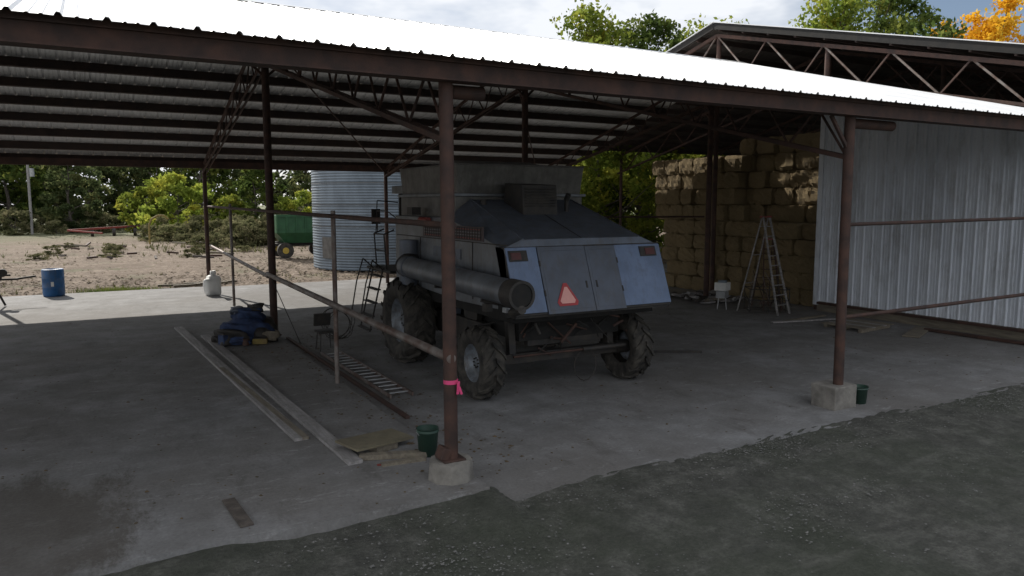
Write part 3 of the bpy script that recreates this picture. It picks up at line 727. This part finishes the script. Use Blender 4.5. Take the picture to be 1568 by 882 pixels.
mb=MB(); mb.tube([(4.3,70,0),(4.3,70,1.6),(4.5,70,2.1),(5.0,70,2.4),(5.5,70,2.4),(5.8,70,2.1)],.08,'dyellow',10); mb.obj('auger_spout')
mb=MB(); mb.bb((-12,90,.6),(-8.5,93,1.8),'green'); mb.cyl((-11.4,89.8,.7),(-11.4,90.2,.7),.8,'black',20); mb.cyl((-9,89.8,.5),(-9,90.2,.5),.5,'black',20); mb.bb((-12.2,90.5,1.8),(-10.6,92.5,2.8),'glass'); mb.bb((-12.3,90.4,2.8),(-10.5,92.6,2.9),'green'); mb.obj('parked_tractor')
# ---------------------------------------------------------------- trees
def tree_mesh(name,h,cr,leaf,seed,nclump=70,per=170,ls=.28,cb_=.22):
    rnd=np.random.RandomState(seed); mb=MB()
    r0=h*.02
    pts=[Vector((0,0,-.2))]
    for i in range(1,7): pts.append(Vector((rnd.normal()*.02*h*i/6,rnd.normal()*.02*h*i/6,h*.82*i/6)))
    for i in range(6): mb.cyl(pts[i],pts[i+1],r0*(1-i/6.6),'bark',9,r2=r0*(1-(i+1)/6.6),caps=False)
    cl=[]
    for i in range(nclump):
        a=rnd.rand()*6.283; t=rnd.rand(); z=h*(cb_+(1-cb_)*t*.97)
        env=cr*(math.sin(math.pi*min(1,.18+.80*t))**.7)
        rr=env*(rnd.rand()**.45)*rnd.uniform(.75,1.15)
        cl.append((rr*math.cos(a),rr*math.sin(a),z+rnd.normal()*.03*h,cr*rnd.uniform(.10,.26)))
    for c in cl[::3]:
        zz=max(.15*h,c[2]-.5*math.hypot(c[0],c[1])-.04*h); zz=min(zz,.78*h)
        k=min(5,int(zz/(h*.82)*6)); f=(zz/(h*.82)*6)-k; p=pts[k].lerp(pts[k+1],f)
        q=Vector(c[:3]); m_=p.lerp(q,.5)+Vector((0,0,-.03*h))
        mb.cyl(p,m_,r0*.32,'bark',6,r2=r0*.2,caps=False); mb.cyl(m_,q,r0*.2,'bark',6,r2=r0*.05,caps=False)
    nb=len(mb.v)
    C=np.array(cl); idx=np.repeat(np.arange(len(cl)),per)
    n=len(idx); d=rnd.normal(size=(n,3)); d/=np.linalg.norm(d,axis=1)[:,None]
    rad=rnd.rand(n)**.6*1.15
    pos=C[idx,:3]+d*(rad*C[idx,3])[:,None]*np.array([1.15,1.15,.75])
    pos[:,2]=np.maximum(pos[:,2],.1)
    u=rnd.normal(size=(n,3)); u/=np.linalg.norm(u,axis=1)[:,None]
    w=np.cross(u,rnd.normal(size=(n,3))); w/=np.linalg.norm(w,axis=1)[:,None]
    s=ls*rnd.uniform(.5,1.2,size=(n,1)); 
    V=np.empty((n,4,3)); V[:,0]=pos-u*s*.6; V[:,1]=pos+w*s*.34; V[:,2]=pos+u*s*.6; V[:,3]=pos-w*s*.34
    V=V.reshape(-1,3)
    verts=mb.v+[tuple(x) for x in V.tolist()]
    faces=mb.f+[[nb+4*i,nb+4*i+1,nb+4*i+2,nb+4*i+3] for i in range(n)]
    me=bpy.data.meshes.new(name); me.from_pydata(verts,[],faces)
    me.materials.append(M['bark']); me.materials.append(M[leaf])
    mi=[0]*len(mb.f)+[1]*n; me.polygons.foreach_set('material_index',mi); me.update(); return me
def put(me,name,x,y,s=1,rz=0,parent=None,sz_=None):
    o=bpy.data.objects.new(name,me); o.location=(x,y,-.1); o.scale=(s,s,sz_ or s); o.rotation_euler=(0,0,rz); col.objects.link(o)
    if parent: o.parent=parent
    return o
big=tree_mesh('t_big',19,6.5,'leaf',1,120,140,.36)
big2=tree_mesh('t_big2',19,6,'leafy',2,110,140,.36)
ora=tree_mesh('t_or',18,5.5,'leafo',3,110,140,.38)
midg=tree_mesh('t_mid',11,4.6,'leafy',4,80,130,.3,.06)
midd=tree_mesh('t_mid2',11,4.6,'leaf',14,80,120,.32,.06)
dk=tree_mesh('t_dark',13,5,'leafd',5,70,80,.55,.05)
dk2=tree_mesh('t_dark2',13,4.6,'leaf',6,70,80,.55,.08)
bush=tree_mesh('t_bush',5,3,'leafy',7,40,90,.34,.05)
bush2=tree_mesh('t_brush',2.4,1.9,'brush',8,34,60,.24,.02)
for i,(me,x,y,s,r) in enumerate([(big2,35.5,50,.98,0),(big,40.5,50,.98,2),(big2,45.5,50,.96,4),(big,50,50,.86,1),(big2,64,50,1.22,1),(big,69.5,49,1.32,3),(ora,82,44.5,1.28,0),(ora,76.5,47,1.12,2),(big2,58,58,1.1,2.5)]):
    put(me,'cottonwood_tree' if me is not ora else 'autumn_tree',x,y,s,r)
for i,(me,x,y,s) in enumerate([(midg,24,41,1),(midg,28,39,1),(midg,32,40,1.05),(midd,30,44,1.1),(midd,21,46,.9),(midg,36,43,1)]): put(me,'young_tree',x,y,s,i*1.3)
tl=empty('distant_tree_line'); rr=random.Random(3)
for row,(yb,sc) in enumerate(((118,1.0),(134,1.3))):
    x=-72
    while x<(75 if row==0 else 125):
        y=yb-(max(0,x-20)*.35)+rr.uniform(-5,5)
        gap=19<x<26
        if not(gap and row==0): put(rr.choice([dk,dk2,dk,dk2,dk]),'tree',x,y,sc*rr.uniform(.8,1.2)*(.55 if gap else 1),rr.random()*6,tl)
        x+=rr.uniform(3.8,6.2) if row==0 else rr.uniform(6,9)
put(bush,'yellow_green_shrub',8.2,87,1.35,0); put(bush,'yellow_green_shrub',5.5,92,1.1,2); put(bush,'yellow_green_shrub',13,84,.9,1); put(bush,'yellow_green_shrub',20,82,1.0,3); put(dk2,'willow_tree',15.5,84,.62,2); put(dk,'willow_tree',-2,104,.8,2)
bb=empty('brush_thicket')
for i in range(85):
    x=rr.uniform(4,26);y=rr.uniform(62,84)
    if x<8 and y<72: continue
    put(bush2,'shrub',x,y,rr.uniform(.35,1.15),rr.random()*6,bb,rr.uniform(.3,1.1))
for i in range(16): put(bush2,'shrub',rr.uniform(-3,11),rr.uniform(52,70),rr.uniform(.2,.45),rr.random()*6,bb,rr.uniform(.12,.3))
for i in range(50): put(bush2,'shrub',rr.uniform(-60,30),rr.uniform(98,112),rr.uniform(.7,1.3),rr.random()*6,bb)
mb=MB()
for _ in range(9000):
    y=34+abs(random.gauss(0,26)); x=random.uniform(-25,26)
    if 9.8<x<18.2 and 36<y<44.5: continue
    dens=(.07 if y<55 else .4)
    if x<4 and y>50: dens=.05
    if random.random()>dens*(1+math.sin(x*.5)*math.sin(y*.3)): continue
    h=random.uniform(.08,.35)*(1 if y>55 else .4); a=random.random()*6; w=.03+h*.06
    for q in range(3):
        a2=a+q*2; dx,dy=math.cos(a2),math.sin(a2)
        mb.poly([(x-dy*w,y+dx*w,-.1),(x+dy*w,y-dx*w,-.1),(x+dx*h*.8,y+dy*h*.8,h)],[(0,1,2)],'brush')
mb.obj('dry_weeds')
mb=MB()
for _ in range(1200):
    x=random.choice((1.0,-6.5,.6))+random.gauss(0,.7); y=33.5+abs(random.gauss(0,.6)); h=random.uniform(.05,.14); a=random.random()*6
    mb.poly([(x-.012,y,-.08),(x+.012,y,-.08),(x+math.cos(a)*.06,y+math.sin(a)*.06,h)],[(0,1,2)],'leaf')
mb.obj('grass_tuft')
# ---------------------------------------------------------------- light
w=bpy.data.worlds.new('World'); S.world=w; w.use_nodes=True; t=w.node_tree
AZ=-14; EL=36.5
bg=t.nodes['Background']; sky=t.nodes.new('ShaderNodeTexSky'); sky.sky_type='NISHITA'; sky.sun_disc=False
sky.sun_elevation=math.radians(EL); sky.sun_rotation=math.radians(AZ); sky.altitude=1300; sky.air_density=1; sky.dust_density=2.5
tc=t.nodes.new('ShaderNodeTexCoord'); mp=t.nodes.new('ShaderNodeMapping'); mp.inputs['Scale'].default_value=(1,1,2.6); L(t,tc.outputs['Generated'],mp.inputs[0])
n1=noise(t,mp.outputs[0],3.2,5,.6)
# thin cloud: thick towards -X, breaking up into blue towards +X
sx=t.nodes.new('ShaderNodeSeparateXYZ'); L(t,tc.outputs['Generated'],sx.inputs[0])
mm=t.nodes.new('ShaderNodeMath'); mm.operation='MULTIPLY_ADD'; L(t,sx.outputs[0],mm.inputs[0]); mm.inputs[1].default_value=-.28; L(t,n1,mm.inputs[2])
cl=ramp(t,mm.outputs[0],[(.20,.05),(.44,.95)])
c=mix(t,cl,sky.outputs[0],(11,11.3,11.8)); L(t,c,bg.inputs[0]); bg.inputs[1].default_value=.088
sd=Vector((math.sin(math.radians(AZ))*math.cos(math.radians(EL)),math.cos(math.radians(AZ))*math.cos(math.radians(EL)),math.sin(math.radians(EL))))
sl=bpy.data.lights.new('sun','SUN'); sl.energy=5.0; sl.angle=math.radians(.5); sl.color=(1,.94,.85)
so=bpy.data.objects.new('sun',sl); so.rotation_euler=sd.to_track_quat('Z','Y').to_euler(); so.location=(0,60,60); col.objects.link(so)
# ---------------------------------------------------------------- camera
cd=bpy.data.cameras.new('camera'); cd.sensor_width=36; cd.lens=1150/1568*36; cd.clip_end=3000; cd.clip_start=.05
co=bpy.data.objects.new('camera',cd); co.location=(0,0,3.5); co.rotation_euler=(math.radians(90-6.5),0,math.radians(-29.25)); col.objects.link(co); S.camera=co
S.view_settings.view_transform='Standard'; S.view_settings.look='None'; S.view_settings.exposure=0
